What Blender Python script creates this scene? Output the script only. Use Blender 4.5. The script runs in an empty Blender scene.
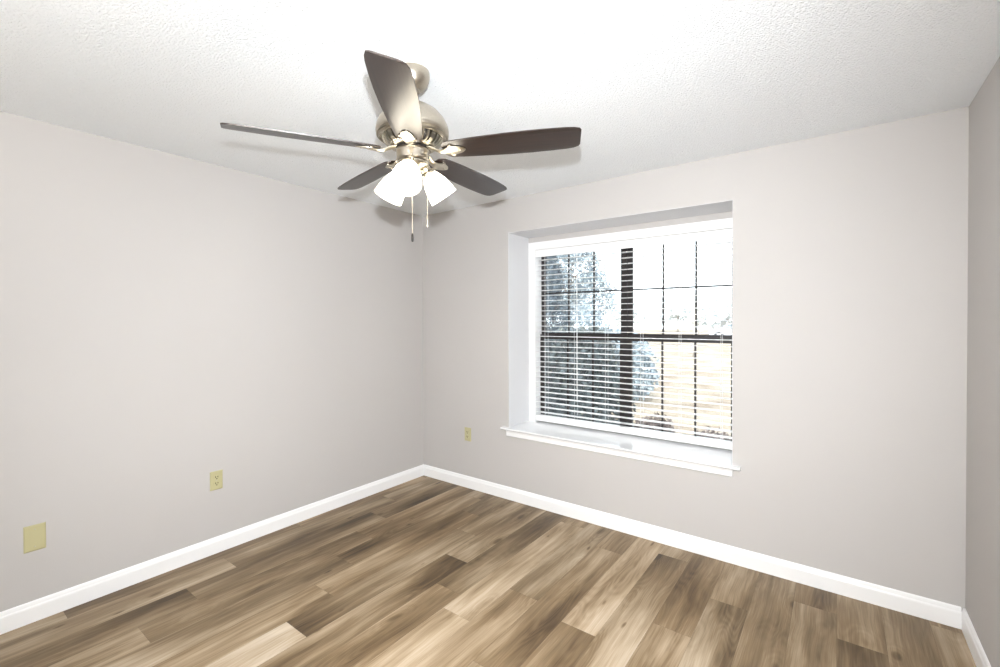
import bpy, bmesh, math, random
from mathutils import Vector, Matrix, noise as mnoise
R = math.radians
PI = math.pi
S = bpy.context.scene
C = S.collection

# ------------------------------------------------------------------ camera
cam_d = bpy.data.cameras.new('camera')
cam_d.sensor_width = 36.0
cam_d.lens = 453.0 / 1000.0 * 36.0
cam_d.shift_y = -8.0 / 1000.0
cam_d.clip_start = 0.02
cam_d.clip_end = 400
cam = bpy.data.objects.new('camera', cam_d)
C.objects.link(cam)
cam.location = (0, 0, 1.454)
cam.rotation_euler = (Matrix.Rotation(R(36.69), 3, 'Z') @ Matrix.Rotation(R(89.4), 3, 'X') @ Matrix.Rotation(R(-0.2), 3, 'Z')).to_euler()
S.camera = cam

# ------------------------------------------------------------------ world, sun, flash, exposure
w = bpy.data.worlds.new('world')
S.world = w
w.use_nodes = True
bg = w.node_tree.nodes['Background']
bg.inputs[0].default_value = (0.90, 0.96, 1.0, 1)
bg.inputs[1].default_value = 4.6

sd = bpy.data.lights.new('sun', 'SUN')
sd.energy = 6.0
sd.angle = R(1.0)
sd.color = (1.0, 0.93, 0.82)
sun = bpy.data.objects.new('sun', sd)
C.objects.link(sun)
sun.rotation_euler = (R(50), 0, R(20))      # from behind the house, over the roof

fd = bpy.data.lights.new('camera_flash', 'SPOT')   # the photographer's flash, held above the camera
fd.energy = 385
fd.spot_size = R(132)
fd.spot_blend = 1.0
fd.shadow_soft_size = 0.022
fd.color = (0.92, 0.96, 1.0)
fl = bpy.data.objects.new('camera_flash', fd)
C.objects.link(fl)
fl.location = (0.0, 0.0, 1.615)
fl.rotation_euler = Vector((-0.65, 0.80, -0.10)).to_track_quat('-Z', 'Y').to_euler()

# added fill spot, aimed up and back to bounce light around the room
bd = bpy.data.lights.new('bounce_fill', 'SPOT')
bd.energy = 520
bd.spot_size = R(150)
bd.spot_blend = 1.0
bd.shadow_soft_size = 0.06
bd.color = (0.98, 0.97, 0.94)
bf = bpy.data.objects.new('bounce_fill', bd)
C.objects.link(bf)
bf.location = (0.0, -0.05, 1.70)
bf.rotation_euler = Vector((-0.45, -0.70, 0.55)).to_track_quat('-Z', 'Y').to_euler()

S.view_settings.view_transform = 'Standard'
S.view_settings.look = 'None'
S.view_settings.gamma = 1.0
S.view_settings.use_curve_mapping = False
S.view_settings.exposure = -0.08

# ------------------------------------------------------------------ room numbers
XL, XR, YB, YF, H = -3.135, 0.485, 2.992, -0.62, 2.44
WX0, WX1, WZ0, WZ1 = -2.145, -0.500, 0.586, 2.168     # window recess in the back wall
YW = 3.292                                           # plane of the white window frame
YO = 3.455                                            # outer face of the back wall


# ------------------------------------------------------------------ material helpers
def srgb(r, g, b):
    f = lambda c: (c / 255 / 12.92) if c / 255 <= 0.04045 else ((c / 255 + 0.055) / 1.055) ** 2.4
    return (f(r), f(g), f(b), 1)


class NT:
    def __init__(s, name):
        s.m = bpy.data.materials.new(name)
        s.m.use_nodes = True
        s.t = s.m.node_tree
        s.b = s.t.nodes['Principled BSDF']

    def n(s, kind, **kw):
        nd = s.t.nodes.new(kind)
        for k, v in kw.items():
            if isinstance(k, str) and hasattr(nd, k):
                setattr(nd, k, v)
        return nd

    def l(s, a, b):
        s.t.links.new(a, b)

    def math(s, op, a, b=None, clamp=False):
        nd = s.t.nodes.new('ShaderNodeMath')
        nd.operation = op
        nd.use_clamp = clamp
        for i, v in enumerate((a, b)):
            if v is None:
                continue
            if isinstance(v, (int, float)):
                nd.inputs[i].default_value = v
            else:
                s.l(v, nd.inputs[i])
        return nd.outputs[0]

    def noise(s, vec, scale, detail=2, rough=0.5, dist=0.0):
        nd = s.t.nodes.new('ShaderNodeTexNoise')
        nd.inputs['Scale'].default_value = scale
        nd.inputs['Detail'].default_value = detail
        nd.inputs['Roughness'].default_value = rough
        nd.inputs['Distortion'].default_value = dist
        if vec is not None:
            s.l(vec, nd.inputs['Vector'])
        return nd

    def ramp(s, fac, stops):
        nd = s.t.nodes.new('ShaderNodeValToRGB')
        e = nd.color_ramp.elements
        while len(e) < len(stops):
            e.new(0.5)
        for i, (p, c) in enumerate(stops):
            e[i].position = p
            e[i].color = c
        s.l(fac, nd.inputs[0])
        return nd.outputs[0]

    def mapping(s, vec, scale, loc=(0, 0, 0)):
        nd = s.t.nodes.new('ShaderNodeMapping')
        nd.inputs['Scale'].default_value = scale
        nd.inputs['Location'].default_value = loc
        s.l(vec, nd.inputs['Vector'])
        return nd.outputs[0]

    def bump(s, h, strength, dist):
        nd = s.t.nodes.new('ShaderNodeBump')
        nd.inputs['Strength'].default_value = strength
        nd.inputs['Distance'].default_value = dist
        s.l(h, nd.inputs['Height'])
        s.l(nd.outputs[0], s.b.inputs['Normal'])
        return nd

    def obj(s):
        return s.n('ShaderNodeTexCoord').outputs['Object']


def simple(name, col, rough=0.5, metal=0.0, spec=0.5, bump=None, var=0.0, vscale=3.0):
    m = NT(name)
    m.b.inputs['Roughness'].default_value = rough
    m.b.inputs['Metallic'].default_value = metal
    m.b.inputs['Specular IOR Level'].default_value = spec
    m.b.inputs['Base Color'].default_value = col
    if var:
        nz = m.noise(m.obj(), vscale, 3)
        c0 = tuple(x * (1 - var) for x in col[:3]) + (1,)
        c1 = tuple(min(1, x * (1 + var)) for x in col[:3]) + (1,)
        m.l(m.ramp(nz.outputs[0], [(0.3, c0), (0.7, c1)]), m.b.inputs['Base Color'])
    if bump:
        nz = m.noise(m.obj(), bump[0], 3)
        m.bump(nz.outputs[0], bump[1], bump[2])
    return m.m


M = {}
M['wall'] = simple('wall_paint', (0.538, 0.518, 0.503, 1), 0.75, spec=0.2, bump=(180, 0.08, 0.002), var=0.012, vscale=1.2)
M['trim'] = simple('white_trim_paint', (0.92, 0.92, 0.92, 1), 0.32, spec=0.5, bump=(60, 0.03, 0.002))
M['sill'] = simple('white_gloss_sill', (0.88, 0.89, 0.90, 1), 0.12, spec=0.6, bump=(25, 0.02, 0.002))
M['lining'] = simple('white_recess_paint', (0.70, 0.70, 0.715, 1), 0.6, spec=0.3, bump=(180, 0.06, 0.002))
M['blind'] = simple('white_blind', (0.94, 0.94, 0.94, 1), 0.4, bump=(90, 0.02, 0.001))
M['cord'] = simple('white_cord', (0.82, 0.82, 0.82, 1), 0.8, bump=(300, 0.1, 0.001))
M['darkframe'] = simple('dark_bronze_frame', (0.022, 0.018, 0.018, 1), 0.45, var=0.15)
M['ivory'] = simple('ivory_plastic', srgb(188, 182, 142), 0.35, var=0.02)
M['slot'] = simple('dark_slot', (0.05, 0.035, 0.015, 1), 0.6, var=0.1)
M['screw'] = simple('ivory_screw', (0.5, 0.48, 0.36, 1), 0.35, 0.3, var=0.05)

# popcorn ceiling
m = NT('popcorn_ceiling')
o = m.obj()
v = m.n('ShaderNodeTexVoronoi')
v.inputs['Scale'].default_value = 110
nz0 = m.noise(o, 30, 2)
mx = m.n('ShaderNodeVectorMath', operation='MULTIPLY_ADD')
m.l(nz0.outputs[1], mx.inputs[0])
mx.inputs[1].default_value = (0.02, 0.02, 0.02)
m.l(o, mx.inputs[2])
m.l(mx.outputs[0], v.inputs['Vector'])
nz = m.noise(o, 130, 4, 0.65)
hsum = m.math('ADD', m.math('MULTIPLY', v.outputs['Distance'], -0.7), nz.outputs[0])
m.bump(hsum, 0.7, 0.008)
m.b.inputs['Base Color'].default_value = (0.935, 0.96, 0.98, 1)
m.b.inputs['Roughness'].default_value = 0.9
m.b.inputs['Specular IOR Level'].default_value = 0.1
M['ceiling'] = m.m

# brushed nickel
m = NT('brushed_nickel')
o = m.obj()
mp = m.mapping(o, (40, 40, 400))
nz = m.noise(mp, 3, 3)
m.l(m.ramp(nz.outputs[0], [(0.3, (0.44, 0.39, 0.32, 1)), (0.7, (0.55, 0.50, 0.42, 1))]), m.b.inputs['Base Color'])
m.b.inputs['Metallic'].default_value = 1.0
m.b.inputs['Roughness'].default_value = 0.30
m.bump(nz.outputs[0], 0.05, 0.001)
M['nickel'] = m.m
M['darkmetal'] = simple('dark_motor_core', (0.02, 0.016, 0.013, 1), 0.5, 0.4, var=0.1)
M['palemetal'] = simple('polished_nickel', (0.52, 0.475, 0.39, 1), 0.30, 1.0, var=0.03)

# espresso fan blade
m = NT('espresso_blade')
uv = m.n('ShaderNodeUVMap').outputs[0]
mp = m.mapping(uv, (2.0, 60, 1))
nz = m.noise(mp, 2.5, 4, 0.6, 0.4)
m.l(m.ramp(nz.outputs[0], [(0.3, (0.008, 0.004, 0.003, 1)), (0.7, (0.026, 0.014, 0.010, 1))]), m.b.inputs['Base Color'])
m.b.inputs['Roughness'].default_value = 0.31
m.b.inputs['Specular IOR Level'].default_value = 0.8
M['blade'] = m.m

# lit frosted shade
m = NT('lit_frosted_glass')
m.b.inputs['Base Color'].default_value = (0.95, 0.93, 0.88, 1)
m.b.inputs['Roughness'].default_value = 0.25
nz = m.noise(m.obj(), 40, 2)
m.l(m.ramp(nz.outputs[0], [(0.2, (1.0, 0.89, 0.70, 1)), (0.8, (1.0, 0.92, 0.75, 1))]), m.b.inputs['Emission Color'])
m.b.inputs['Emission Strength'].default_value = 7.5
M['shade'] = m.m
m = NT('bulb_glow')
m.b.inputs['Emission Color'].default_value = (1, 0.9, 0.75, 1)
m.b.inputs['Emission Strength'].default_value = 20.0
M['bulb'] = m.m

# window glass
m = NT('window_glass')
t = m.t
tr = t.nodes.new('ShaderNodeBsdfTransparent')
tr.inputs[0].default_value = (0.97, 0.985, 0.99, 1)
gl = t.nodes.new('ShaderNodeBsdfGlossy')
gl.inputs['Roughness'].default_value = 0.02
fr = t.nodes.new('ShaderNodeFresnel')
fr.inputs[0].default_value = 1.45
mix = t.nodes.new('ShaderNodeMixShader')
t.links.new(fr.outputs[0], mix.inputs[0])
t.links.new(tr.outputs[0], mix.inputs[1])
t.links.new(gl.outputs[0], mix.inputs[2])
t.links.new(mix.outputs[0], t.nodes['Material Output'].inputs[0])
M['glass'] = m.m

# rustic vinyl plank floor
m = NT('rustic_oak_plank')
t = m.t
uvn = m.n('ShaderNodeUVMap').outputs[0]
at = m.n('ShaderNodeAttribute')
at.attribute_name = 'plank'
sep = m.n('ShaderNodeSeparateColor')
m.l(at.outputs['Color'], sep.inputs[0])
tone, seed, edge = sep.outputs[0], sep.outputs[1], sep.outputs[2]
sxyz = m.n('ShaderNodeSeparateXYZ')
m.l(uvn, sxyz.inputs[0])
cmb = m.n('ShaderNodeCombineXYZ')
m.l(sxyz.outputs[0], cmb.inputs[0])
m.l(sxyz.outputs[1], cmb.inputs[1])
m.l(m.math('MULTIPLY', seed, 60.0), cmb.inputs[2])
P = cmb.outputs[0]
wn = m.noise(m.mapping(P, (5, 2.2, 1)), 1.0, 2, 0.5)
wv = m.n('ShaderNodeVectorMath', operation='MULTIPLY_ADD')
m.l(wn.outputs[1], wv.inputs[0])
wv.inputs[1].default_value = (0.040, 0.22, 0)
m.l(P, wv.inputs[2])
PW = wv.outputs[0]
patch = m.noise(m.mapping(PW, (7.0, 1.25, 1)), 1.0, 3, 0.5).outputs[0]
streak = m.noise(m.mapping(PW, (36, 1.3, 1)), 1.0, 4, 0.55).outputs[0]
fine = m.noise(m.mapping(PW, (230, 5, 1)), 1.0, 3, 0.6).outputs[0]
# cathedral contour lines
cf = m.noise(m.mapping(PW, (9, 1.3, 1)), 1.0, 1, 0.4).outputs[0]
rings = m.math('SINE', m.math('MULTIPLY', cf, 120.0))
# knots
vor = m.n('ShaderNodeTexVoronoi')
vor.inputs['Scale'].default_value = 1.0
vor.inputs['Randomness'].default_value = 1.0
m.l(m.mapping(PW, (5.2, 2.1, 1)), vor.inputs['Vector'])
kd = vor.outputs['Distance']
kn = m.math('SUBTRACT', 1.0, m.math('MULTIPLY', kd, 7.0), clamp=True)
kn = m.math('MULTIPLY', kn, 1.0)
kring = m.math('MULTIPLY', m.math('SUBTRACT', 1.0, m.math('MULTIPLY', kd, 2.6), clamp=True), m.math('MULTIPLY', m.math('SINE', m.math('MULTIPLY', kd, 70.0)), 0.045))
f = tone
f = m.math('ADD', f, m.math('MULTIPLY', m.math('SUBTRACT', patch, 0.5), 1.20))
f = m.math('ADD', f, m.math('MULTIPLY', m.math('SUBTRACT', streak, 0.5), 0.50))
f = m.math('ADD', f, m.math('MULTIPLY', m.math('SUBTRACT', fine, 0.5), 0.34))
f = m.math('ADD', f, m.math('MULTIPLY', rings, m.math('MULTIPLY', m.math('SUBTRACT', 0.62, patch, clamp=True), 0.16)))
f = m.math('SUBTRACT', f, m.math('MULTIPLY', kn, 0.38))
v2 = m.n('ShaderNodeTexVoronoi')
v2.inputs['Scale'].default_value = 1.0
m.l(m.mapping(PW, (11, 3.4, 1)), v2.inputs['Vector'])
k2 = m.math('SUBTRACT', 1.0, m.math('MULTIPLY', v2.outputs['Distance'], 9.0), clamp=True)
sepc = m.n('ShaderNodeSeparateColor')
m.l(v2.outputs['Color'], sepc.inputs[0])
k2 = m.math('MULTIPLY', k2, m.math('GREATER_THAN', sepc.outputs[0], 0.62))
f = m.math('SUBTRACT', f, m.math('MULTIPLY', k2, 0.5))
f = m.math('ADD', f, kring, clamp=True)
col = m.ramp(f, [(0.0, srgb(68, 53, 36)), (0.22, srgb(102, 83, 59)), (0.45, srgb(137, 117, 90)),
                 (0.70, srgb(180, 161, 136)), (1.0, srgb(216, 203, 184))])
# warm / grey drift between planks
hue = m.n('ShaderNodeMix', data_type='RGBA', blend_type='MULTIPLY')
hue.inputs[0].default_value = 1.0
m.l(col, hue.inputs[6])
m.l(m.ramp(seed, [(0.0, (1.0, 0.97, 0.93, 1)), (0.5, (0.98, 0.99, 1.0, 1)), (1.0, (1.0, 0.96, 0.90, 1))]), hue.inputs[7])
m.l(hue.outputs[2], m.b.inputs['Base Color'])
m.b.inputs['Roughness'].default_value = 0.42
m.b.inputs['Specular IOR Level'].default_value = 0.35
m.bump(fine, 0.08, 0.002)
M['floor'] = m.m
M['gap'] = simple('plank_joint', (0.10, 0.075, 0.05, 1), 0.8, var=0.1)


# ------------------------------------------------------------------ mesh helpers
def link(name, me, mat, parent=None, smooth=False):
    o = bpy.data.objects.new(name, me)
    C.objects.link(o)
    if mat is not None and not me.materials:
        me.materials.append(mat)
    if parent is not None:
        o.parent = parent
    if smooth:
        for p in me.polygons:
            p.use_smooth = True
    return o


def build(name, bm, mat, parent=None, smooth=False, auto=None):
    bmesh.ops.recalc_face_normals(bm, faces=bm.faces)
    if auto is not None:
        for f_ in bm.faces:
            f_.smooth = True
        for e in bm.edges:
            if len(e.link_faces) == 2 and e.calc_face_angle(0) > R(auto):
                e.smooth = False
    me = bpy.data.meshes.new(name)
    bm.to_mesh(me)
    bm.free()
    return link(name, me, mat, parent, smooth)


def box(bm, lo, hi, mat4=None, bevel=0.0):
    vs = []
    for x in (lo[0], hi[0]):
        for y in (lo[1], hi[1]):
            for z in (lo[2], hi[2]):
                p = Vector((x, y, z))
                if mat4:
                    p = mat4 @ p
                vs.append(bm.verts.new(p))
    fs = [(0, 1, 3, 2), (4, 6, 7, 5), (0, 4, 5, 1), (2, 3, 7, 6), (0, 2, 6, 4), (1, 5, 7, 3)]
    faces = [bm.faces.new([vs[i] for i in f_]) for f_ in fs]
    if bevel:
        es = list({e for f_ in faces for e in f_.edges})
        bmesh.ops.bevel(bm, geom=es, offset=bevel, segments=2, profile=0.6, affect='EDGES')


def lathe(bm, prof, n=48, mat4=None):
    rings_ = []
    for (r, z) in prof:
        if r < 1e-5:
            p = Vector((0, 0, z))
            rings_.append([bm.verts.new(mat4 @ p if mat4 else p)])
        else:
            ring = []
            for i in range(n):
                a = 2 * PI * i / n
                p = Vector((r * math.cos(a), r * math.sin(a), z))
                ring.append(bm.verts.new(mat4 @ p if mat4 else p))
            rings_.append(ring)
    for a, b in zip(rings_[:-1], rings_[1:]):
        if len(a) == 1 and len(b) == 1:
            continue
        for i in range(n):
            j = (i + 1) % n
            if len(a) == 1:
                bm.faces.new((a[0], b[i], b[j]))
            elif len(b) == 1:
                bm.faces.new((a[i], a[j], b[0]))
            else:
                bm.faces.new((a[i], a[j], b[j], b[i]))


def tube(bm, pts, rad, n=8):
    pts = [Vector(p) for p in pts]
    rings_ = []
    for i, p in enumerate(pts):
        d = (pts[min(i + 1, len(pts) - 1)] - pts[max(i - 1, 0)]).normalized()
        up = Vector((0, 0, 1)) if abs(d.z) < 0.9 else Vector((1, 0, 0))
        s_ = d.cross(up).normalized()
        u_ = s_.cross(d).normalized()
        r_ = rad[i] if isinstance(rad, (list, tuple)) else rad
        rings_.append([bm.verts.new(p + (s_ * math.cos(2 * PI * k / n) + u_ * math.sin(2 * PI * k / n)) * r_) for k in range(n)])
    for a, b in zip(rings_[:-1], rings_[1:]):
        for k in range(n):
            j = (k + 1) % n
            bm.faces.new((a[k], a[j], b[j], b[k]))
    bm.faces.new(rings_[0])
    bm.faces.new(rings_[-1][::-1])


def prism(bm, prof, axis_pts):
    """sweep closed 2D profile (offset, z) along two points; offset direction given"""
    (p0, p1, off) = axis_pts
    a = [bm.verts.new(Vector(p0) + Vector(off) * q[0] + Vector((0, 0, q[1]))) for q in prof]
    b = [bm.verts.new(Vector(p1) + Vector(off) * q[0] + Vector((0, 0, q[1]))) for q in prof]
    n = len(prof)
    for i in range(n):
        j = (i + 1) % n
        bm.faces.new((a[i], a[j], b[j], b[i]))
    bm.faces.new(a)
    bm.faces.new(b[::-1])


def tag(o, label=None, cat=None, group=None, kind=None):
    if label:
        o['label'] = label
    if cat:
        o['category'] = cat
    if group:
        o['group'] = group
    if kind:
        o['kind'] = kind
    return o


def empty(name, loc=(0, 0, 0), rz=0.0):
    o = bpy.data.objects.new(name, None)
    C.objects.link(o)
    o.location = loc
    o.rotation_euler = (0, 0, rz)
    o.empty_display_size = 0.1
    return o


def copy_tree(o, parent=None):
    c = o.copy()
    C.objects.link(c)
    c.parent = parent
    for ch in list(o.children):
        copy_tree(ch, c)
    return c


# ------------------------------------------------------------------ room shell
T = 0.12
bm = bmesh.new(); box(bm, (XL - T, YF, 0), (XL, YO, H))
tag(build('wall_left', bm, M['wall']), 'long pale greige side wall left of the room corner', 'wall', kind='structure')
bm = bmesh.new(); box(bm, (XR, YF, 0), (XR + T, YO, H))
tag(build('wall_right', bm, M['wall']), 'greige side wall at the right edge of the photo', 'wall', kind='structure')
bm = bmesh.new(); box(bm, (XL - T, YF - T, 0), (XR + T, YF, H))
tag(build('wall_front', bm, M['wall']), 'greige wall behind the camera', 'wall', kind='structure')
bm = bmesh.new()
box(bm, (XL, YB, 0), (WX0, YO, H))
box(bm, (WX1, YB, 0), (XR, YO, H))
box(bm, (WX0, YB, WZ1), (WX1, YO, H))
box(bm, (WX0, YB, 0), (WX1, YO, WZ0 - 0.022))
box(bm, (WX0, YW, 2.123), (WX1, YO, WZ1))
tag(build('wall_back', bm, M['wall']), 'greige wall with the recessed window', 'wall', kind='structure')
bm = bmesh.new(); box(bm, (XL - 0.35, YF - 0.35, H), (XR + 0.35, YO + 0.15, H + 0.22))
tag(build('ceiling', bm, M['ceiling']), 'white popcorn textured ceiling', 'ceiling', kind='structure')

# floor: planks along Y, one mesh, joints where the photo has them
PWD, PL = 0.178, 1.22
joint = {0: 1.205, 1: 0.942, 2: 0.685, 3: 0.41, 4: 0.16, 5: 1.126, 6: 0.83, 7: 0.57, 8: 0.435, 9: 0.768,
         10: 0.25, 11: 0.697, 12: 0.40, 13: 0.95, 14: 0.10, 15: 0.62, 16: 0.33, 17: 0.12, 18: 0.80, 19: 0.5, -1: 0.5}
# tone along each plank (start .. end), key = (row, plank number with 0 = first plank starting at joint)
tones = {
    (0, -1): (.5, .42, .40, .36), (0, 0): (.28, .30, .30, .26), (0, 1): (.34, .3, .3, .3),
    (1, -1): (.52, .40, .26, .34), (1, 0): (.40, .30, .32, .24), (1, 1): (.26, .26, .34, .30),
    (2, -1): (.62, .66, .62, .60), (2, 0): (.30, .48, .46, .30), (2, 1): (.46, .38, .34, .40),
    (3, -1): (.5, .5, .5, .5), (3, 0): (.62, .50, .46, .24), (3, 1): (.44, .40, .34, .42),
    (4, 0): (.40, .30, .40, .44), (4, 1): (.44, .44, .28, .36), (4, 2): (.4, .4, .4, .4),
    (5, -1): (.74, .74, .72, .84), (5, 0): (.20, .40, .34, .46), (5, 1): (.44, .42, .30, .30),
    (6, -1): (.60, .58, .55, .50), (6, 0): (.42, .44, .42, .18), (6, 1): (.52, .44, .36, .34),
    (7, -1): (.7, .7, .64, .6), (7, 0): (.62, .46, .36, .42), (7, 1): (.26, .34, .28, .30),
    (8, -1): (.7, .7, .7, .7), (8, 0): (.76, .74, .78, .60), (8, 1): (.74, .64, .62, .62), (8, 2): (.4, .4, .4, .4),
    (9, 0): (.66, .60, .50, .52), (9, 1): (.24, .44, .60, .52),
    (10, 0): (.80, .84, .80, .70), (10, 1): (.50, .30, .40, .48), (10, 2): (.5, .5, .5, .5),
    (11, 0): (.60, .60, .50, .30), (11, 1): (.74, .70, .62, .50),
    (12, 0): (.70, .72, .70, .70), (12, 1): (.66, .62, .56, .34), (12, 2): (.5, .5, .5, .5),
    (13, 0): (.6, .6, .56, .5), (13, 1): (.36, .30, .36, .34),
    (14, 1): (.66, .60, .50, .46), (14, 2): (.36, .38, .4, .4),
    (15, 0): (.5, .5, .5, .5), (15, 1): (.28, .30, .26, .34),
    (16, 1): (.56, .52, .44, .44), (16, 2): (.40, .40, .36, .40),
    (17, 1): (.4, .4, .3, .28), (17, 2): (.46, .42, .44, .44),
    (18, 0): (.4, .4, .4, .4), (18, 1): (.44, .34, .30, .28),
}
rnd = random.Random(7)
verts, faces, uvs, cols = [], [], [], []
XB = -3.024
for row in range(-1, 21):
    xa, xb = XB + row * PWD, XB + (row + 1) * PWD
    xa, xb = max(xa, XL), min(xb, XR)
    if xb - xa < 0.005:
        continue
    j0 = joint.get(row, 0.5)
    k = -2
    while True:
        ya = j0 + k * PL
        yb = ya + PL
        if ya > YB:
            break
        ca, cb = max(ya, YF), min(yb, YB)
        if cb - ca > 0.003:
            tn = tones.get((row, k), None)
            if tn is None:
                b_ = rnd.uniform(.32, .66)
                tn = tuple(b_ + rnd.uniform(-.08, .08) for _ in range(4))
            sd_ = rnd.random()
            g = 0.0003
            n = 12
            base = len(verts)
            for i in range(n + 1):
                y = ca + g + (cb - ca - 2 * g) * i / n
                tt = (y - ya) / PL * 3
                i0 = min(2, max(0, int(tt)))
                fr_ = tt - i0
                tv = tn[i0] * (1 - fr_) + tn[i0 + 1] * fr_
                for x in (xa + g, xb - g):
                    verts.append((x, y, 0.0))
                    uvs.append((x - xa + row * 0.31, y))
                    cols.append((0.44 + (tv - 0.44) * 0.78, sd_, 0, 1))
            for i in range(n):
                a = base + 2 * i
                faces.append((a, a + 1, a + 3, a + 2))
        k += 1
nplank = len(faces)
b0 = len(verts)
for p in ((XL, YF, -0.0012), (XR, YF, -0.0012), (XR, YB, -0.0012), (XL, YB, -0.0012),
          (XL, YF, -0.12), (XR, YF, -0.12), (XR, YB, -0.12), (XL, YB, -0.12)):
    verts.append(p); uvs.append((0, 0)); cols.append((0, 0, 0, 1))
for f_ in ((0, 1, 2, 3), (7, 6, 5, 4), (0, 4, 5, 1), (1, 5, 6, 2), (2, 6, 7, 3), (3, 7, 4, 0)):
    faces.append(tuple(b0 + i for i in f_))
me = bpy.data.meshes.new('floor')
me.from_pydata(verts, [], faces)
uvl = me.uv_layers.new(name='UVMap')
for lp in me.loops:
    uvl.data[lp.index].uv = uvs[lp.vertex_index]
ca_ = me.attributes.new('plank', 'FLOAT_COLOR', 'POINT')
for i, c_ in enumerate(cols):
    ca_.data[i].color = c_
me.materials.append(M['floor'])
me.materials.append(M['gap'])
for p in me.polygons:
    p.material_index = 0 if p.index < nplank else 1
o = link('floor', me, None)
tag(o, 'brown rustic wood plank floor', 'floor', kind='structure')

# baseboards
bp = [(0, 0.0), (0.014, 0.0), (0.014, 0.070), (0.0130, 0.076), (0.0105, 0.081), (0.0095, 0.088), (0.0075, 0.095), (0.003, 0.100), (0, 0.100)]
bm = bmesh.new(); prism(bm, bp, ((XL, YF, 0), (XL, YB, 0), (1, 0, 0)))
tag(build('baseboard_left', bm, M['trim']), 'white baseboard along the left wall', 'baseboard', kind='structure')
bm = bmesh.new(); prism(bm, bp, ((XL + 0.014, YB, 0), (XR - 0.014, YB, 0), (0, -1, 0)))
tag(build('baseboard_back', bm, M['trim']), 'white baseboard under the window', 'baseboard', kind='structure')
bm = bmesh.new(); prism(bm, bp, ((XR, YF, 0), (XR, YB, 0), (-1, 0, 0)))
tag(build('baseboard_right', bm, M['trim']), 'white baseboard along the right wall', 'baseboard', kind='structure')

# ------------------------------------------------------------------ window
wr = empty('window_1', ((WX0 + WX1) / 2, YW, WZ0))
tag(wr, 'recessed double window with dark grid sashes and a deep white sill', 'window', kind='structure')


def wpart(name, bm, mat, parent=None, auto=None):
    inv = Matrix.Translation(-wr.location)
    bmesh.ops.transform(bm, matrix=inv, verts=bm.verts)
    return build(name, bm, mat, parent or wr, auto=auto)


# white painted lining of the recess
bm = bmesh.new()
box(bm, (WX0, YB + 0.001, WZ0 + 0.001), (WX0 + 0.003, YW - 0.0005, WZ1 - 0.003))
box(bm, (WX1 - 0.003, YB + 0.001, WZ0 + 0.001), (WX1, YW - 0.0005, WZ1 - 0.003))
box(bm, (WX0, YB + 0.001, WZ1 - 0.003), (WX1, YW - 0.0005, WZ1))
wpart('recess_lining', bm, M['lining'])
# stool and apron
bm = bmesh.new()
box(bm, (WX0, YB, WZ0 - 0.022), (WX1, YW + 0.02, WZ0))
sp = [(0, -0.022), (0.026, -0.022), (0.031, -0.018), (0.042, -0.014), (0.046, -0.008), (0.044, -0.002), (0.040, 0.0), (0, 0.0)]
prism(bm, sp, ((WX0 - 0.052, YB, WZ0), (WX1 + 0.045, YB, WZ0), (0, -1, 0)))
wpart('window_sill', bm, M['sill'])
bm = bmesh.new()
ap = [(0, -0.068), (0.012, -0.068), (0.015, -0.064), (0.015, -0.034), (0.020, -0.028), (0.020, -0.022), (0, -0.022)]
prism(bm, ap, ((WX0 - 0.014, YB, WZ0), (WX1, YB, WZ0), (0, -1, 0)))
wpart('apron', bm, M['trim'])
# white frame set in the recess
bm = bmesh.new()
FX0, FX1, FZ0, FZ1 = -2.077, -0.536, WZ0 + 0.028, 2.057
box(bm, (WX0, YW, WZ0), (FX0, YW + 0.03, 2.123))
box(bm, (FX1, YW, WZ0), (WX1, YW + 0.03, 2.123))
box(bm, (FX0, YW, FZ1), (FX1, YW + 0.03, 2.123))
box(bm, (FX0, YW + 0.055, WZ0), (FX1, YW + 0.07, WZ0 + 0.014))
box(bm, (WX0, YW + 0.068, WZ0), (FX0 + 0.002, YO, 2.123))
box(bm, (FX1 - 0.002, YW + 0.068, WZ0), (WX1, YO, 2.123))
box(bm, (FX0 + 0.002, YW + 0.055, FZ1), (FX1 - 0.002, YO, 2.123))
box(bm, (WX0, YW + 0.03, WZ0), (FX0, YW + 0.068, 2.123))
box(bm, (FX1, YW + 0.03, WZ0), (WX1, YW + 0.068, 2.123))
box(bm, (FX0 + 0.002, YW + 0.07, WZ0), (FX1 - 0.002, YO, WZ0 + 0.014))
wpart('window_frame', bm, M['trim'])
# dark sashes
DY0, DY1 = 3.372, 3.412
DX0, DX1 = FX0 + 0.002, FX1 - 0.002
DZ0, DZ1 = WZ0 + 0.014, FZ1
MX0, MX1 = -1.318, -1.296
bm = bmesh.new()
box(bm, (MX0, DY0, DZ0), (MX1, DY0 + 0.022, DZ1))
wpart('mullion', bm, M['darkframe'])
ST, MU = 0.036, 0.013
ZM = 1.325


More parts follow.
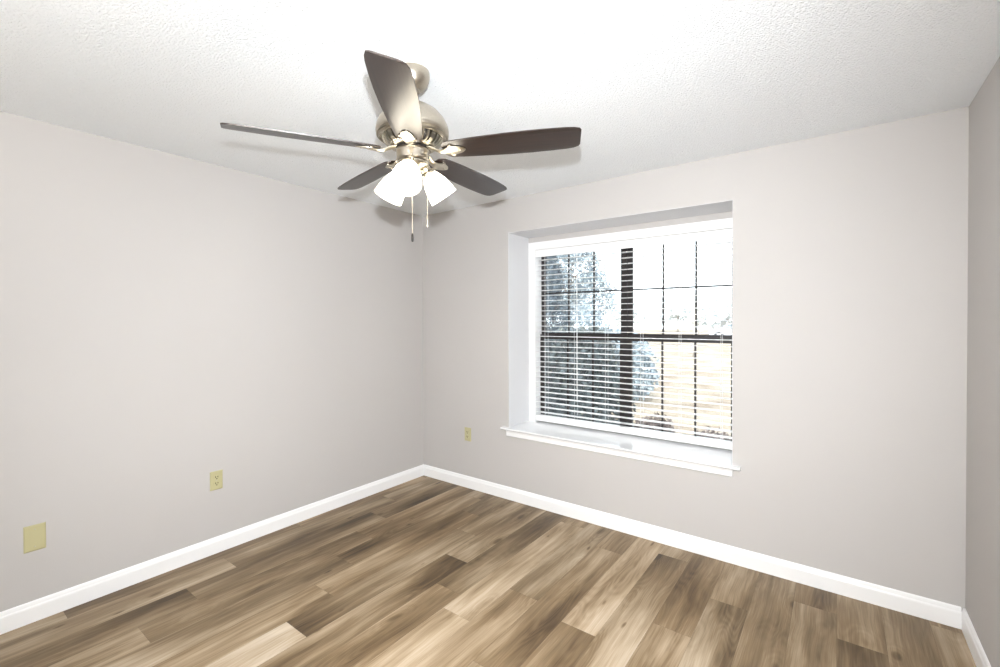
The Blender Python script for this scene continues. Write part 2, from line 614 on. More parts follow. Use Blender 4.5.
def sash(x0, x1, z0, z1, y, nm, br, tr_):
    bm = bmesh.new()
    y1 = y + 0.02
    box(bm, (x0, y, z0), (x0 + ST, y1, z1))
    box(bm, (x1 - ST, y, z0), (x1, y1, z1))
    box(bm, (x0 + ST, y, z0), (x1 - ST, y1, z0 + br))
    box(bm, (x0 + ST, y, z1 - tr_), (x1 - ST, y1, z1))
    gx0, gx1, gz0, gz1 = x0 + ST, x1 - ST, z0 + br, z1 - tr_
    for k in (1, 2):
        cx = gx0 + (gx1 - gx0) * k / 3
        box(bm, (cx - MU / 2, y + 0.004, gz0), (cx + MU / 2, y + 0.0135, gz1))
    cz = (gz0 + gz1) / 2
    for k in range(3):
        xa = gx0 + (gx1 - gx0) * k / 3 + (MU / 2 if k else 0)
        xb = gx0 + (gx1 - gx0) * (k + 1) / 3 - (MU / 2 if k < 2 else 0)
        box(bm, (xa, y + 0.004, cz - 0.006), (xb, y + 0.0135, cz + 0.006))
    s_ = wpart(nm, bm, M['darkframe'])
    bm = bmesh.new()
    box(bm, (gx0, y + 0.0145, gz0), (gx1, y + 0.0175, gz1))
    inv = Matrix.Translation(-wr.location)
    bmesh.ops.transform(bm, matrix=inv, verts=bm.verts)
    build('pane', bm, M['glass'], s_)


for (a, b) in ((DX0, MX0), (MX1, DX1)):
    sash(a, b, 1.315, DZ1, DY0 + 0.021, 'sash', 0.036, 0.030)
    sash(a, b, DZ0, 1.335, DY0, 'sash', 0.036, 0.040)

# ------------------------------------------------------------------ blind
bl = empty('window_blind', ((WX0 + WX1) / 2, YW + 0.02, WZ0))
tag(bl, 'white horizontal slat blind lowered with its slats open in the window recess', 'blind')


def bpart(name, bm, mat, auto=None):
    bmesh.ops.transform(bm, matrix=Matrix.Translation(-bl.location), verts=bm.verts)
    return build(name, bm, mat, bl, auto=auto)


BX0, BX1 = FX0 + 0.004, FX1 - 0.004
BY = YW + 0.026
bm = bmesh.new()
box(bm, (BX0, YW + 0.001, 1.994), (BX1, YW + 0.012, 2.054), bevel=0.002)
box(bm, (BX0 + 0.003, YW + 0.013, 2.012), (BX1 - 0.003, YW + 0.050, 2.054))
bpart('headrail', bm, M['blind'])
bm = bmesh.new()
zs = [0.672 + 0.0432 * i for i in range(31)]
nseg = 6
for z in zs:
    pr = []
    for i in range(nseg + 1):
        t_ = i / nseg * 2 - 1
        pr.append((t_ * 0.0245, 0.0022 * (1 - t_ * t_)))
    ring = [(y_, z_ + 0.0014) for y_, z_ in pr] + [(y_, z_ - 0.0014) for y_, z_ in pr[::-1]]
    A = [bm.verts.new((BX0 + 0.003, BY + y_, z + z_)) for y_, z_ in ring]
    B = [bm.verts.new((BX1 - 0.003, BY + y_, z + z_)) for y_, z_ in ring]
    n = len(ring)
    for i in range(n):
        j = (i + 1) % n
        bm.faces.new((A[i], A[j], B[j], B[i]))
    bm.faces.new(A); bm.faces.new(B[::-1])
bpart('slats', bm, M['blind'], auto=30)
bm = bmesh.new()
box(bm, (BX0 + 0.003, BY - 0.025, 0.600), (BX1 - 0.003, BY + 0.02, 0.646), bevel=0.003)
bpart('bottom_rail', bm, M['blind'])


def at_y(px, Y):
    u = (px - 500) / 454.0
    th = math.atan(339 / 454)
    s_, c_ = math.sin(th), math.cos(th)
    return Y * (u * c_ - s_) / (c_ + u * s_)


for px in (545.5, 575, 606, 641.5, 680, 722):
    x = at_y(px, BY - 0.026)
    bm = bmesh.new()
    for yy in (BY - 0.0262, BY + 0.0262):
        tube(bm, [(x, yy, 0.640), (x, yy, 2.015)], 0.0011, 6)
    bpart('ladder_cord', bm, M['cord'])
x = at_y(577.3, BY - 0.033)
bm = bmesh.new(); tube(bm, [(x, YW - 0.004, 0.80), (x, YW - 0.004, 1.4), (x, YW - 0.004, 2.0)], 0.0022, 6)
box(bm, (x - 0.003, YW - 0.005, 1.995), (x + 0.003, YW + 0.001, 2.01))
bpart('tilt_wand', bm, M['blind'])


# ------------------------------------------------------------------ wall plates
def plate_base(bm, w_, h_):
    # plate in XZ plane facing -Y, back at y=0
    d = 0.006
    o_ = [(-w_ / 2, -h_ / 2), (w_ / 2, -h_ / 2), (w_ / 2, h_ / 2), (-w_ / 2, h_ / 2)]
    i_ = [(x * (1 - 0.008 / w_ * 1.2), z * (1 - 0.008 / h_ * 1.2)) for x, z in o_]
    L0 = [bm.verts.new((x, 0, z)) for x, z in o_]
    L1 = [bm.verts.new((x, -0.003, z)) for x, z in o_]
    L2 = [bm.verts.new((x, -d, z)) for x, z in i_]
    for a, b in ((L0, L1), (L1, L2)):
        for k in range(4):
            bm.faces.new((a[k], a[(k + 1) % 4], b[(k + 1) % 4], b[k]))
    bm.faces.new(L2)
    bm.faces.new(L0[::-1])


def screw(parent, x, z):
    bm = bmesh.new()
    lathe(bm, [(0.0, 0.0016), (0.0022, 0.0014), (0.0032, 0.0006), (0.0034, -0.0005), (0, -0.0005)], 14,
          Matrix.Translation((x, -0.006, z)) @ Matrix.Rotation(R(90), 4, 'X'))
    box(bm, (x - 0.0028, -0.0079, z - 0.0004), (x + 0.0028, -0.0074, z + 0.0004))
    build('screw', bm, M['screw'], parent)


def outlet(loc, rz, label, w_=0.073, h_=0.118):
    r_ = empty('electrical_outlet', loc, rz)
    tag(r_, label, 'outlet')
    bm = bmesh.new(); plate_base(bm, w_, h_)
    build('cover_plate', bm, M['ivory'], r_)
    for s_ in (1, -1):
        bm = bmesh.new()
        cz = s_ * 0.0195
        pts = []
        for i in range(28):
            a = 2 * PI * i / 28
            pts.append((0.0172 * math.cos(a), max(-0.0135, min(0.0135, 0.0172 * math.sin(a)))))
        A = [bm.verts.new((x, -0.0058, cz + z)) for x, z in pts]
        B = [bm.verts.new((x, -0.0082, cz + z)) for x, z in pts]
        for i in range(28):
            bm.faces.new((A[i], A[(i + 1) % 28], B[(i + 1) % 28], B[i]))
        bm.faces.new(B)
        q = build('receptacle', bm, M['ivory'], r_)
        for (sx, sz, hw, hh) in ((-0.0065, 0.0035, 0.0020, 0.0052), (0.0065, 0.0035, 0.0020, 0.0046), (0, -0.0082, 0.0032, 0.0030)):
            bm = bmesh.new()
            box(bm, (sx - hw, -0.0087, cz + sz - hh), (sx + hw, -0.0080, cz + sz + hh))
            build('slot', bm, M['slot'], q)
    screw(r_, 0, 0)
    return r_


outlet((XL, 1.210, 0.456), R(90), 'ivory duplex outlet on the left wall, right of the blank plate')
outlet((-2.582, YB, 0.465), 0.0, 'small ivory duplex outlet on the window wall near the room corner')
bp_ = empty('blank_wall_plate', (XL, 0.405, 0.405), R(90))
tag(bp_, 'plain ivory blank cover plate near the left end of the left wall', 'wall plate')
bm = bmesh.new(); plate_base(bm, 0.078, 0.127)
build('cover_plate', bm, M['ivory'], bp_)
screw(bp_, 0, 0.042)
screw(bp_, 0, -0.042)

# ------------------------------------------------------------------ ceiling fan
TH = 36.75
FXY = Vector((-1.3527, 1.241))
fan = empty('ceiling_fan', (FXY.x, FXY.y, H))
tag(fan, 'brushed nickel ceiling fan with five dark brown blades and lit glass shades', 'ceiling fan')
fz = lambda z: z - H            # world height -> fan local


def P2(prof):
    return [(r, fz(z)) for r, z in prof]


bm = bmesh.new()
lathe(bm, P2([(0.0, 2.44), (0.066, 2.44), (0.068, 2.434), (0.068, 2.418), (0.066, 2.408), (0.058, 2.388), (0.046, 2.374),
              (0.036, 2.368), (0.030, 2.366), (0.028, 2.360), (0.0, 2.360)]), 48)
build('canopy', bm, M['nickel'], fan, auto=40)
bm = bmesh.new()
lathe(bm, P2([(0.0, 2.372), (0.0125, 2.372), (0.0125, 2.325), (0.024, 2.322), (0.026, 2.316), (0.026, 2.300), (0, 2.300)]), 32)
build('downrod', bm, M['nickel'], fan, auto=40)
bm = bmesh.new()
lathe(bm, P2([(0.0, 2.312), (0.030, 2.311), (0.045, 2.307), (0.075, 2.296), (0.105, 2.276), (0.127, 2.250), (0.139, 2.224),
              (0.1425, 2.205), (0.1425, 2.196), (0.139, 2.188), (0.132, 2.184), (0.130, 2.179), (0.124, 2.177),
              (0.118, 2.177), (0.118, 2.185), (0, 2.185)]), 72)
motor = build('motor_housing', bm, M['nickel'], fan, auto=32)
bm = bmesh.new()
for (ra, za) in ((0.1385, 2.1835), (0.1285, 2.1765)):
    prof = [(ra + 0.0022 * math.cos(a), fz(za) + 0.0022 * math.sin(a)) for a in [2 * PI * k / 8 for k in range(9)]]
    lathe(bm, prof, 72)
build('trim_ring', bm, M['palemetal'], motor, auto=60)
bm = bmesh.new()
lathe(bm, P2([(0.0, 2.184), (0.108, 2.184), (0.104, 2.165), (0.084, 2.142), (0.0, 2.142)]), 48)
build('motor_core', bm, M['darkmetal'], fan, auto=30)
# vent grille ribs in the lower taper, one mesh
bm = bmesh.new()
NR = 32
for k in range(NR):
    a = 2 * PI * k / NR
    wdt = 0.0030 if k % 4 else 0.0095
    mt = Matrix.Rotation(a, 4, 'Z')
    pts = [(0.119, 2.180), (0.117, 2.168), (0.108, 2.154), (0.094, 2.145), (0.082, 2.141)]
    inn = [(0.110, 2.180), (0.108, 2.170), (0.101, 2.158), (0.089, 2.149), (0.080, 2.146)]
    rows = []
    for (ro, zo), (ri, zi) in zip(pts, inn):
        rows.append([bm.verts.new(mt @ Vector(p)) for p in
                     ((ro, -wdt, fz(zo)), (ro, wdt, fz(zo)), (ri, wdt, fz(zi)), (ri, -wdt, fz(zi)))])
    for p, q in zip(rows[:-1], rows[1:]):
        for i in range(4):
            j = (i + 1) % 4
            bm.faces.new((p[i], p[j], q[j], q[i]))
    bm.faces.new(rows[0]); bm.faces.new(rows[-1][::-1])
build('vent_grille', bm, M['palemetal'], fan)
bm = bmesh.new()
lathe(bm, P2([(0.0, 2.150), (0.086, 2.150), (0.089, 2.146), (0.088, 2.141), (0.080, 2.138), (0.072, 2.137), (0.0, 2.137)]), 64)
build('flywheel', bm, M['palemetal'], fan, auto=35)
bm = bmesh.new()
lathe(bm, P2([(0, 2.137), (0.069, 2.137), (0.069, 2.128), (0, 2.128)]), 64)
build('rubber_ring', bm, M['darkmetal'], fan, auto=35)
bm = bmesh.new()
lathe(bm, P2([(0.0, 2.129), (0.066, 2.129), (0.067, 2.126), (0.0640, 2.123), (0.0640, 2.090), (0.060, 2.085), (0.052, 2.083), (0.0, 2.083)]), 64)
build('switch_housing', bm, M['nickel'], fan, auto=35)
bm = bmesh.new()
lathe(bm, P2([(0.0, 2.083), (0.056, 2.083), (0.062, 2.080), (0.063, 2.076), (0.060, 2.070), (0.050, 2.062), (0.035, 2.056), (0.020, 2.048), (0.012, 2.040), (0.010, 2.034), (0.006, 2.028), (0, 2.026)]), 56)
lk = build('light_fitter', bm, M['palemetal'], fan, auto=35)

# blades and irons, at azimuths read from the photograph
ZBL = 2.122
blade_angles = [23.65 + 72 * i for i in range(5)]


def blade_outline():
    # (rho, left half width, right half width); outward = +x, left = +y
    pts_l = [(0.128, 0.030), (0.136, 0.043), (0.150, 0.050), (0.20, 0.055), (0.28, 0.0605), (0.38, 0.0655), (0.47, 0.067), (0.55, 0.0655), (0.60, 0.063), (0.628, 0.059), (0.645, 0.051), (0.652, 0.040)]
    pts_r = [(0.128, -0.030), (0.136, -0.043), (0.150, -0.050), (0.20, -0.055), (0.28, -0.0605), (0.38, -0.0655), (0.47, -0.067), (0.55, -0.0655), (0.61, -0.0625), (0.638, -0.0585), (0.656, -0.052), (0.661, -0.042)]
    return pts_l, pts_r


PITCH = R(-12.5)
pl, pr_ = blade_outline()


def blade_mesh():
    bm = bmesh.new()
    uvl_ = bm.loops.layers.uv.new('UVMap')
    th_ = 0.0028
    nW = 8
    top, bot = [], []
    for (xl, yl), (xr, yr) in zip(pl, pr_):
        rt, rb = [], []
        for k in range(nW + 1):
            f_ = k / nW
            x = xl + (xr - xl) * f_
            y = yl + (yr - yl) * f_
            crown = 0.0
            edge_ = 0.0008 if k in (0, nW) else 0
            rt.append(bm.verts.new((x, y, crown + th_ - edge_)))
            rb.append(bm.verts.new((x, y, crown - th_ + edge_)))
        top.append(rt); bot.append(rb)
    for i in range(len(top) - 1):
        for k in range(nW):
            bm.faces.new((top[i][k], top[i][k + 1], top[i + 1][k + 1], top[i + 1][k]))
            bm.faces.new((bot[i][k + 1], bot[i][k], bot[i + 1][k], bot[i + 1][k + 1]))
        bm.faces.new((top[i][0], top[i + 1][0], bot[i + 1][0], bot[i][0]))
        bm.faces.new((top[i + 1][nW], top[i][nW], bot[i][nW], bot[i + 1][nW]))
    for k in range(nW):
        bm.faces.new((top[0][k + 1], top[0][k], bot[0][k], bot[0][k + 1]))
        bm.faces.new((top[-1][k], top[-1][k + 1], bot[-1][k + 1], bot[-1][k]))
    for f_ in bm.faces:
        for lp in f_.loops:
            lp[uvl_].uv = (lp.vert.co.x, lp.vert.co.y)
    bmesh.ops.recalc_face_normals(bm, faces=bm.faces)
    me = bpy.data.meshes.new('fan_blade')
    bm.to_mesh(me); bm.free()
    me.materials.append(M['blade'])
    return me


def iron_mesh():
    bm = bmesh.new()
    # arm: cross-sections from the flywheel out; (rho, z offset from blade plane, half width, thickness)
    secs = [(0.064, 0.0105, 0.020, 0.008), (0.080, 0.0085, 0.018, 0.010), (0.096, 0.002, 0.0155, 0.012), (0.110, -0.0055, 0.0145, 0.012),
            (0.124, -0.0095, 0.0155, 0.011), (0.138, -0.0100, 0.0185, 0.009), (0.150, -0.0090, 0.0235, 0.007), (0.162, -0.0078, 0.0275, 0.005),
            (0.172, -0.0070, 0.0275, 0.0045), (0.182, -0.0068, 0.0245, 0.0042), (0.194, -0.0066, 0.0215, 0.0040), (0.206, -0.0064, 0.0160, 0.0038),
            (0.214, -0.0060, 0.0090, 0.003), (0.219, -0.0056, 0.003, 0.0025)]
    tp = Matrix.Rotation(PITCH, 4, 'X')
    prev = None
    for (x, z, hw, t_) in secs:
        ring = []
        f_ = min(1.0, max(0.0, (x - 0.10) / 0.05))
        rot = Matrix.Rotation(PITCH * f_, 4, 'X')
        for (yy, zz) in ((-1, 0.5), (-0.6, 0.75), (0, 0.8), (0.6, 0.75), (1, 0.5), (1, -0.1), (0.6, -0.6), (0, -0.95), (-0.6, -0.6), (-1, -0.1)):
            ring.append(bm.verts.new(rot @ Vector((x, yy * hw, z + zz * t_ * 0.6))))
        if prev:
            for i in range(10):
                j = (i + 1) % 10
                bm.faces.new((prev[i], prev[j], ring[j], ring[i]))
        else:
            bm.faces.new(ring)
        prev = ring
    bm.faces.new(prev[::-1])
    # side lobes
    for s_ in (-1, 1):
        A_, B_ = [], []
        for k in range(10):
            a = 2 * PI * k / 10
            p = Vector((0.163 + 0.008 * math.cos(a), s_ * 0.026 + 0.008 * math.sin(a), 0))
            A_.append(bm.verts.new(tp @ (p + Vector((0, 0, -0.0040)))))
            B_.append(bm.verts.new(tp @ (p + Vector((0, 0, -0.0085)))))
        for k in range(10):
            bm.faces.new((A_[k], A_[(k + 1) % 10], B_[(k + 1) % 10], B_[k]))
        bm.faces.new(A_); bm.faces.new(B_[::-1])
    bmesh.ops.recalc_face_normals(bm, faces=bm.faces)
    for f_ in bm.faces:
        f_.smooth = True
    for e in bm.edges:
        if len(e.link_faces) == 2 and e.calc_face_angle(0) > R(50):
            e.smooth = False
    me = bpy.data.meshes.new('blade_iron')
    bm.to_mesh(me); bm.free()
    me.materials.append(M['palemetal'])
    return me


bmesh_blade = blade_mesh()
bmesh_iron = iron_mesh()
for a in blade_angles:
    b_ = link('fan_blade', bmesh_blade, None, fan)
    b_.matrix_local = Matrix.Translation((0, 0, fz(ZBL))) @ Matrix.Rotation(R(a), 4, 'Z') @ Matrix.Rotation(PITCH, 4, 'X')
    i_ = link('blade_iron', bmesh_iron, None, fan)
    i_.matrix_local = Matrix.Translation((0, 0, fz(ZBL))) @ Matrix.Rotation(R(a), 4, 'Z')
    for (x, y) in ((0.158, 0.018), (0.158, -0.018), (0.198, 0)):
        bm = bmesh.new()
        lathe(bm, [(0, -0.0115), (0.003, -0.011), (0.0045, -0.009), (0.0045, -0.006), (0, -0.006)], 12, Matrix.Translation((x, y, 0)))
        sc = build('screw', bm, M['nickel'], i_, auto=40)
        sc.matrix_local = Matrix.Rotation(PITCH, 4, 'X')

# glass shades
TILT = R(38)
for va in (-91, 31, 150):
    a = R(va + TH)
    ax = Matrix.Translation((0, 0, 0)) @ Matrix.Rotation(a, 4, 'Z')
    # local +x outward; socket start
    p0 = Vector((0.050, 0, fz(2.069)))
    mt = ax @ Matrix.Translation(p0) @ Matrix.Rotation(PI - TILT, 4, 'Y')   # local +z -> down and out
    bm = bmesh.new()
    lathe(bm, [(0, -0.014), (0.014, -0.014), (0.018, -0.010), (0.020, -0.002), (0.020, 0.014), (0.026, 0.018), (0.031, 0.022), (0.031, 0.030), (0.028, 0.030), (0.027, 0.024), (0, 0.024)], 32, mt)
    for k in range(3):
        t_ = 2 * PI * k / 3 + 0.6
        lathe(bm, [(0, 0.0), (0.0025, 0.0), (0.0025, 0.008), (0.0045, 0.009), (0.0045, 0.014), (0, 0.015)], 10,
              mt @ Matrix.Rotation(t_, 4, 'Z') @ Matrix.Translation((0.029, 0, 0.026)) @ Matrix.Rotation(R(90), 4, 'Y'))
    sk = build('lamp_socket', bm, M['palemetal'], fan, auto=40)
    bm = bmesh.new()
    outp = [(0.026, 0.022), (0.028, 0.030), (0.034, 0.040), (0.041, 0.054), (0.048, 0.072), (0.053, 0.092), (0.0565, 0.112), (0.0585, 0.128), (0.0595, 0.136)]
    inp = [(r - 0.003, z) for r, z in outp[::-1]]
    lathe(bm, outp + inp + [outp[0]], 48, mt)
    build('lamp_shade', bm, M['shade'], fan, auto=50)
    bm = bmesh.new()
    lathe(bm, [(0, 0.024), (0.012, 0.026), (0.013, 0.045), (0.020, 0.060), (0.027, 0.078), (0.028, 0.090), (0.023, 0.104), (0.012, 0.113), (0, 0.115)], 24, mt)
    build('light_bulb', bm, M['bulb'], fan, smooth=True)


def chain(px, dist_r, top, z_end, fob, fobmat):
    # hangs at lateral offset lx (camera right) and distance toward the camera
    th = R(TH)
    lx, ly = dist_r
    wx = lx * math.cos(th) - ly * math.sin(th)
    wy = lx * math.sin(th) + ly * math.cos(th)
    bm = bmesh.new()
    z = top
    tube(bm, [(wx * 0.75, wy * 0.75, fz(top + 0.002)), (wx, wy, fz(top)), (wx, wy, fz(top - 0.01))], 0.0022, 8)
    tube(bm, [(wx, wy, fz(top)), (wx, wy, fz(z_end + fob))], 0.0009, 5)
    while z > z_end + fob:
        bmesh.ops.create_icosphere(bm, subdivisions=1, radius=0.0021, matrix=Matrix.Translation((wx, wy, fz(z))))
        z -= 0.0052
    ch = build('pull_chain', bm, M['palemetal'], fan)
    bm = bmesh.new()
    lathe(bm, [(0, fz(z_end + fob) + 0.003), (0.002, fz(z_end + fob) + 0.001), (0.0038, fz(z_end + fob) - 0.004), (0.0042, fz(z_end) + 0.008), (0.0036, fz(z_end) + 0.002), (0, fz(z_end))], 14, Matrix.Translation((wx, wy, 0)))
    build('chain_fob', bm, fobmat, ch, auto=50)


chain(0, (0.009, -0.064), 2.098, 1.757, 0.032, M['darkmetal'])
chain(0, (0.062, -0.034), 2.108, 1.818, 0.042, M['palemetal'])

# ------------------------------------------------------------------ outside
GZ = -0.25
m = NT('dry_lawn')
o = m.obj()
a1 = m.noise(o, 1.3, 4, 0.6).outputs[0]
a2 = m.noise(o, 22, 4, 0.7).outputs[0]
f = m.math('ADD', m.math('MULTIPLY', a1, 0.55), m.math('MULTIPLY', a2, 0.45))
m.l(m.ramp(f, [(0.36, srgb(100, 84, 70)), (0.5, srgb(134, 123, 108)), (0.62, srgb(152, 145, 132))]), m.b.inputs['Base Color'])
m.bump(a2, 0.8, 0.05)
m.b.inputs['Roughness'].default_value = 0.95
M['lawn'] = m.m
M['asphalt'] = simple('pale_asphalt', (0.22, 0.22, 0.225, 1), 0.9, var=0.1, vscale=8)


def leafmat(name, c0, c1, c2=None):
    m = NT(name)
    nz = m.noise(m.obj(), 9, 3, 0.7).outputs[0]
    st = [(0.3, c0), (0.62, c1)]
    if c2:
        st.append((0.74, c2))
    m.l(m.ramp(nz, st), m.b.inputs['Base Color'])
    m.b.inputs['Roughness'].default_value = 0.6
    return m.m


M['leaf_dark'] = leafmat('evergreen_leaf', (0.065, 0.082, 0.086, 1), (0.13, 0.155, 0.16, 1), (0.42, 0.38, 0.26, 1))  # green greyed and blued: haze and overexposure put into the colour; cream specks
M['leaf_cedar'] = leafmat('cedar_needles', (0.045, 0.065, 0.085, 1), (0.10, 0.135, 0.165, 1))  # blue cast of haze painted over dark green needles
M['leaf_pale'] = leafmat('pale_leaf', (0.20, 0.25, 0.29, 1), (0.32, 0.38, 0.42, 1))  # bluish veil of haze mixed into the leaf colour
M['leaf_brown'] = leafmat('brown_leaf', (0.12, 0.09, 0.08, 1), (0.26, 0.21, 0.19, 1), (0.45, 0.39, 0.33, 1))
M['leaf_far'] = leafmat('hazed_tree_leaf', (0.74, 0.78, 0.80, 1), (0.82, 0.85, 0.86, 1))  # distance haze and overexposure painted in as near-white leaves
M['bark'] = simple('bark', (0.16, 0.12, 0.09, 1), 0.9, var=0.3, vscale=12, bump=(30, 0.5, 0.01))
M['barkpale'] = simple('pale_bark', (0.45, 0.42, 0.38, 1), 0.9, var=0.2, vscale=12)

bm = bmesh.new()
box(bm, (-60, YO + 0.0, GZ - 0.2), (40, 90, GZ))
tag(build('lawn', bm, M['lawn']), 'pale dry lawn outside the window', 'ground', kind='structure')
bm = bmesh.new()
box(bm, (-60, 42, GZ), (40, 49.0, GZ + 0.02))
tag(build('street', bm, M['asphalt']), 'pale street far behind the lawn', 'road', kind='structure')


def foliage(name, blobs, n, size, mat, parent, seed=1, aspect=0.5, up=0.3):
    """leaf cloud: n little folded leaves near the shell of ellipsoid blobs (cx,cy,cz,rx,ry,rz)"""
    r_ = random.Random(seed)
    vs, fs = [], []
    tot = sum(b[3] * b[5] for b in blobs)
    for b in blobs:
        for _ in range(int(n * b[3] * b[5] / tot)):
            while True:
                d = Vector((r_.gauss(0, 1), r_.gauss(0, 1), r_.gauss(0, 1)))
                if d.length > 0.1:
                    break
            d.normalize()
            lump = 0.85 + 0.30 * mnoise.noise(d * 2.6 + Vector((seed, b[0], b[2])))
            rr = r_.uniform(0.45, 1.0) ** 0.5 * lump
            c = Vector((b[0] + d.x * b[3] * rr, b[1] + d.y * b[4] * rr, b[2] + d.z * b[5] * rr))
            u = Vector((r_.gauss(0, 1), r_.gauss(0, 1), r_.gauss(0, 1) + up)).normalized()
            v_ = u.cross(Vector((r_.gauss(0, 1), r_.gauss(0, 1), r_.gauss(0, 1)))).normalized()
            nrm = u.cross(v_)
            s_ = size * r_.uniform(0.6, 1.3)
            i0 = len(vs)
            vs += [c - u * s_, c + v_ * s_ * aspect + nrm * s_ * 0.15, c + u * s_, c - v_ * s_ * aspect + nrm * s_ * 0.15]
            fs += [(i0, i0 + 1, i0 + 2), (i0, i0 + 2, i0 + 3)]
    me = bpy.data.meshes.new(name)
    me.from_pydata([tuple(x) for x in vs], [], fs)
    return link(name, me, mat, parent)


def branches(base, top, rad, n, spread, seed, mat, parent, name='trunk', jit=0.03):
    r_ = random.Random(seed)
    bm = bmesh.new()
    b0_, t0 = Vector(base), Vector(top)
    pts = [b0_.lerp(t0, i / 6) + Vector((r_.uniform(-jit, jit), r_.uniform(-jit, jit), 0)) * (i > 0) for i in range(7)]
    tube(bm, pts, [rad * (1 - 0.8 * i / 6) for i in range(7)], 7)
    for k in range(n):
        f_ = r_.uniform(0.25, 0.95)
        st = b0_.lerp(t0, f_)
        a = r_.uniform(0, 2 * PI)
        L = spread * (1.15 - f_) * r_.uniform(0.6, 1.1)
        e = st + Vector((math.cos(a) * L, math.sin(a) * L, L * 0.7))
        mid = st.lerp(e, 0.5) + Vector((0, 0, -0.05 * L))
        tube(bm, [st, mid, e], [rad * 0.35, rad * 0.22, rad * 0.08], 5)
    return build(name, bm, mat, parent, smooth=True)


# big evergreen shrub close to the left sash
sh = empty('evergreen_shrub', (-3.15, 5.35, GZ))
tag(sh, 'dense dark evergreen shrub just outside the left half of the window', 'shrub')
foliage('foliage', [(0.25, 0, 0.85, 0.95, 0.75, 0.85), (-0.7, 0.1, 0.9, 0.9, 0.7, 0.95), (0.55, -0.1, 0.5, 0.72, 0.6, 0.55),
                    (-1.5, 0.2, 0.9, 0.8, 0.7, 0.95), (0.45, 0.0, 1.15, 0.62, 0.6, 0.6)], 26000, 0.042, M['leaf_dark'], sh, 3)
branches((0, 0, 0), (0.05, 0, 1.5), 0.05, 14, 0.9, 5, M['bark'], sh, 'stem')
# conical cedar
cd = empty('conical_cedar', (-4.85, 7.9, GZ))
tag(cd, 'tall dark conical evergreen seen through the upper left panes', 'tree')
foliage('foliage', [(0, 0, 0.9, 0.75, 0.75, 0.9), (0, 0, 1.7, 0.68, 0.68, 0.9), (0, 0, 2.5, 0.55, 0.55, 0.8), (0, 0, 3.2, 0.36, 0.36, 0.7), (0.02, 0, 3.8, 0.18, 0.18, 0.5)], 22000, 0.042, M['leaf_cedar'], cd, 8, 0.3, 1.2)
branches((0, 0, 0), (0, 0, 4.0), 0.07, 24, 0.6, 6, M['bark'], cd)
# paler tree behind
pt = empty('pale_tree', (-8.2, 15.5, GZ))
tag(pt, 'pale loose leafed tree standing behind the dark conical evergreen', 'tree')
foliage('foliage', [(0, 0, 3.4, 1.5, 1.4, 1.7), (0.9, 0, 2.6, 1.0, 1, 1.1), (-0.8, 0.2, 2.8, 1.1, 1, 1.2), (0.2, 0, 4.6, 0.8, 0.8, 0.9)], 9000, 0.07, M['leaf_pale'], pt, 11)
branches((0, 0, 0), (0.1, 0, 4.6), 0.11, 22, 1.6, 7, M['bark'], pt)
# broad shrub row further right / lower
for k, (x, y, rr, hh, lab) in enumerate(((-5.35, 10.9, 0.85, 1.2, 'pale round shrub beyond the dark evergreen shrub, left of the mullion'),
                                         (-3.75, 9.4, 0.75, 0.85, 'pale round shrub seen just right of the mullion'))):
    q = empty('round_shrub', (x, y, GZ))
    tag(q, lab, 'shrub')
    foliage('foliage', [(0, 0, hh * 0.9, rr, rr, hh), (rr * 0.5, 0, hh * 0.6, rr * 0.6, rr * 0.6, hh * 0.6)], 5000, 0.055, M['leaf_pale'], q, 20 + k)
    branches((0, 0, 0), (0, 0, hh * 1.3), 0.05, 10, rr, 30 + k, M['bark'], q, 'stem')
# low brown shrubs below the right sash
for k, (x, y, lab) in enumerate(((-1.60, 4.95, 'low brown leafed shrub under the right sash, next to the evergreen shrub'),
                                 (-0.92, 4.62, 'low brown leafed shrub under the right end of the window'))):
    q = empty('low_shrub', (x, y, GZ))
    tag(q, lab, 'shrub')
    foliage('foliage', [(0, 0, 0.36, 0.27, 0.25, 0.36), (0.08, 0.02, 0.40, 0.2, 0.2, 0.26), (-0.08, 0, 0.38, 0.2, 0.2, 0.28)], 2600, 0.026, M['leaf_brown'], q, 40 + k)
    branches((0, 0, 0), (0, 0, 0.5), 0.012, 16, 0.22, 50 + k, M['bark'], q, 'stem', 0.01)
# young bare tree
q = empty('bare_young_tree', (-5.3, 22.0, GZ))
tag(q, 'slim bare young tree out on the lawn beyond the right panes', 'tree')
branches((0, 0, 0), (0.15, 0, 4.0), 0.05, 26, 1.3, 61, M['barkpale'], q, 'trunk', 0.06)
# far trees
tx = [(-24, 62, 5.5), (-18, 66, 6.5), (-12, 60, 5.0), (-9.5, 55, 4.2), (-4.5, 62, 6.0)]
tl = ['leftmost far pale tree across the street', 'second far pale tree from the left across the street',
      'middle far pale tree across the street', 'low far pale tree right of the middle one across the street',
      'rightmost far pale tree across the street, above the parked car']
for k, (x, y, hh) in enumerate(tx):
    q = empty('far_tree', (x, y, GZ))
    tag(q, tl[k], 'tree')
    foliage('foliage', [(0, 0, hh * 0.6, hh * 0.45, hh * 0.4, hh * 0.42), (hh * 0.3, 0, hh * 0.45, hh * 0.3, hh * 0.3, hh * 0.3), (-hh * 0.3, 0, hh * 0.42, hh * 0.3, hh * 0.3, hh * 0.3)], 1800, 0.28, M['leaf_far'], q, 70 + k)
    branches((0, 0, 0), (0, 0, hh * 0.8), 0.16, 10, 2.0, 80 + k, M['barkpale'], q)

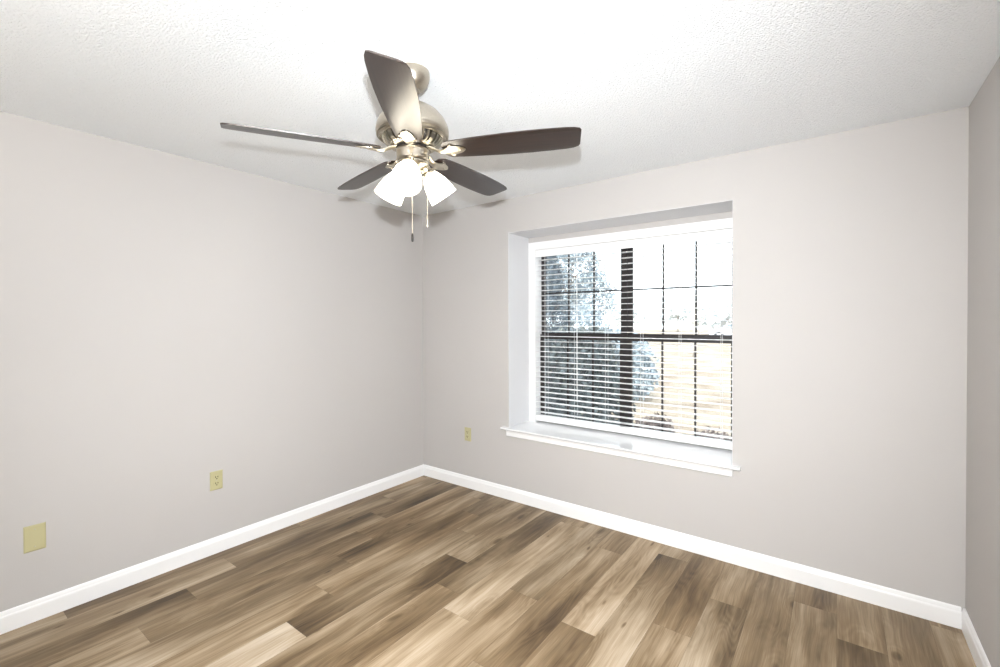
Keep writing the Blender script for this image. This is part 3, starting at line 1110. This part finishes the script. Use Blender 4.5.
# parked car across the lawn
M['carpaint'] = simple('silver_car_paint', (0.62, 0.65, 0.70, 1), 0.3, 0.0, var=0.02)
M['carglass'] = simple('car_window_glass', (0.12, 0.15, 0.18, 1), 0.08, var=0.1)
M['tyre'] = simple('tyre_rubber', (0.03, 0.03, 0.03, 1), 0.8, var=0.2)
car = empty('parked_car', (-7.2, 45.0, GZ + 0.02), 0)
tag(car, 'small silver car parked on the street behind the right panes', 'car')
bm = bmesh.new()
side = [(-2.1, 0.35), (-2.15, 0.65), (-2.05, 0.85), (-1.2, 0.95), (-0.55, 1.38), (0.75, 1.42), (1.5, 0.98), (2.05, 0.92), (2.15, 0.6), (2.1, 0.3),
        (1.75, 0.28), (1.62, 0.55), (1.3, 0.66), (0.98, 0.55), (0.85, 0.25), (-0.85, 0.25), (-0.98, 0.55), (-1.3, 0.66), (-1.62, 0.55), (-1.75, 0.28)]
ys = (-0.84, 0.84)


def side_y(z, s_):
    return s_ * (0.84 if z < 0.96 else 0.84 - (z - 0.96) * 0.42)


A = [bm.verts.new((x, side_y(z, -1), z)) for x, z in side]
B = [bm.verts.new((x, side_y(z, 1), z)) for x, z in side]
for i in range(len(side)):
    j = (i + 1) % len(side)
    bm.faces.new((A[i], A[j], B[j], B[i]))
bm.faces.new(A); bm.faces.new(B[::-1])
bmesh.ops.triangulate(bm, faces=[f_ for f_ in bm.faces if len(f_.verts) > 4])
build('body', bm, M['carpaint'], car)
for s_ in (-1, 1):
    for poly in ([(-0.95, 0.98), (-0.5, 1.31), (0.08, 1.34), (0.08, 0.98)], [(0.16, 0.98), (0.16, 1.34), (0.70, 1.35), (1.30, 0.99)]):
        bm = bmesh.new()
        a_ = [bm.verts.new((x, side_y(z, s_) + s_ * 0.002, z)) for x, z in poly]
        b_ = [bm.verts.new((x, side_y(z, s_) + s_ * 0.014, z)) for x, z in poly]
        for i in range(4):
            bm.faces.new((a_[i], a_[(i + 1) % 4], b_[(i + 1) % 4], b_[i]))
        bm.faces.new(a_); bm.faces.new(b_[::-1])
        build('side_window', bm, M['carglass'], car)
    for x in (-1.3, 1.3):
        bm = bmesh.new()
        lathe(bm, [(0, -0.1), (0.26, -0.1), (0.31, -0.07), (0.31, 0.07), (0.26, 0.1), (0, 0.1)], 24, Matrix.Translation((x, s_ * 0.76, 0.312)) @ Matrix.Rotation(R(90), 4, 'X'))
        wh = build('wheel', bm, M['tyre'], car, auto=40)
        bm = bmesh.new()
        lathe(bm, [(0, -0.012), (0.17, -0.006), (0.19, 0.0), (0, 0.0)], 20, Matrix.Translation((x, s_ * (0.86 + 0.001), 0.312)) @ Matrix.Rotation(R(90) * s_, 4, 'X'))
        build('hubcap', bm, M['carpaint'], wh, auto=40)
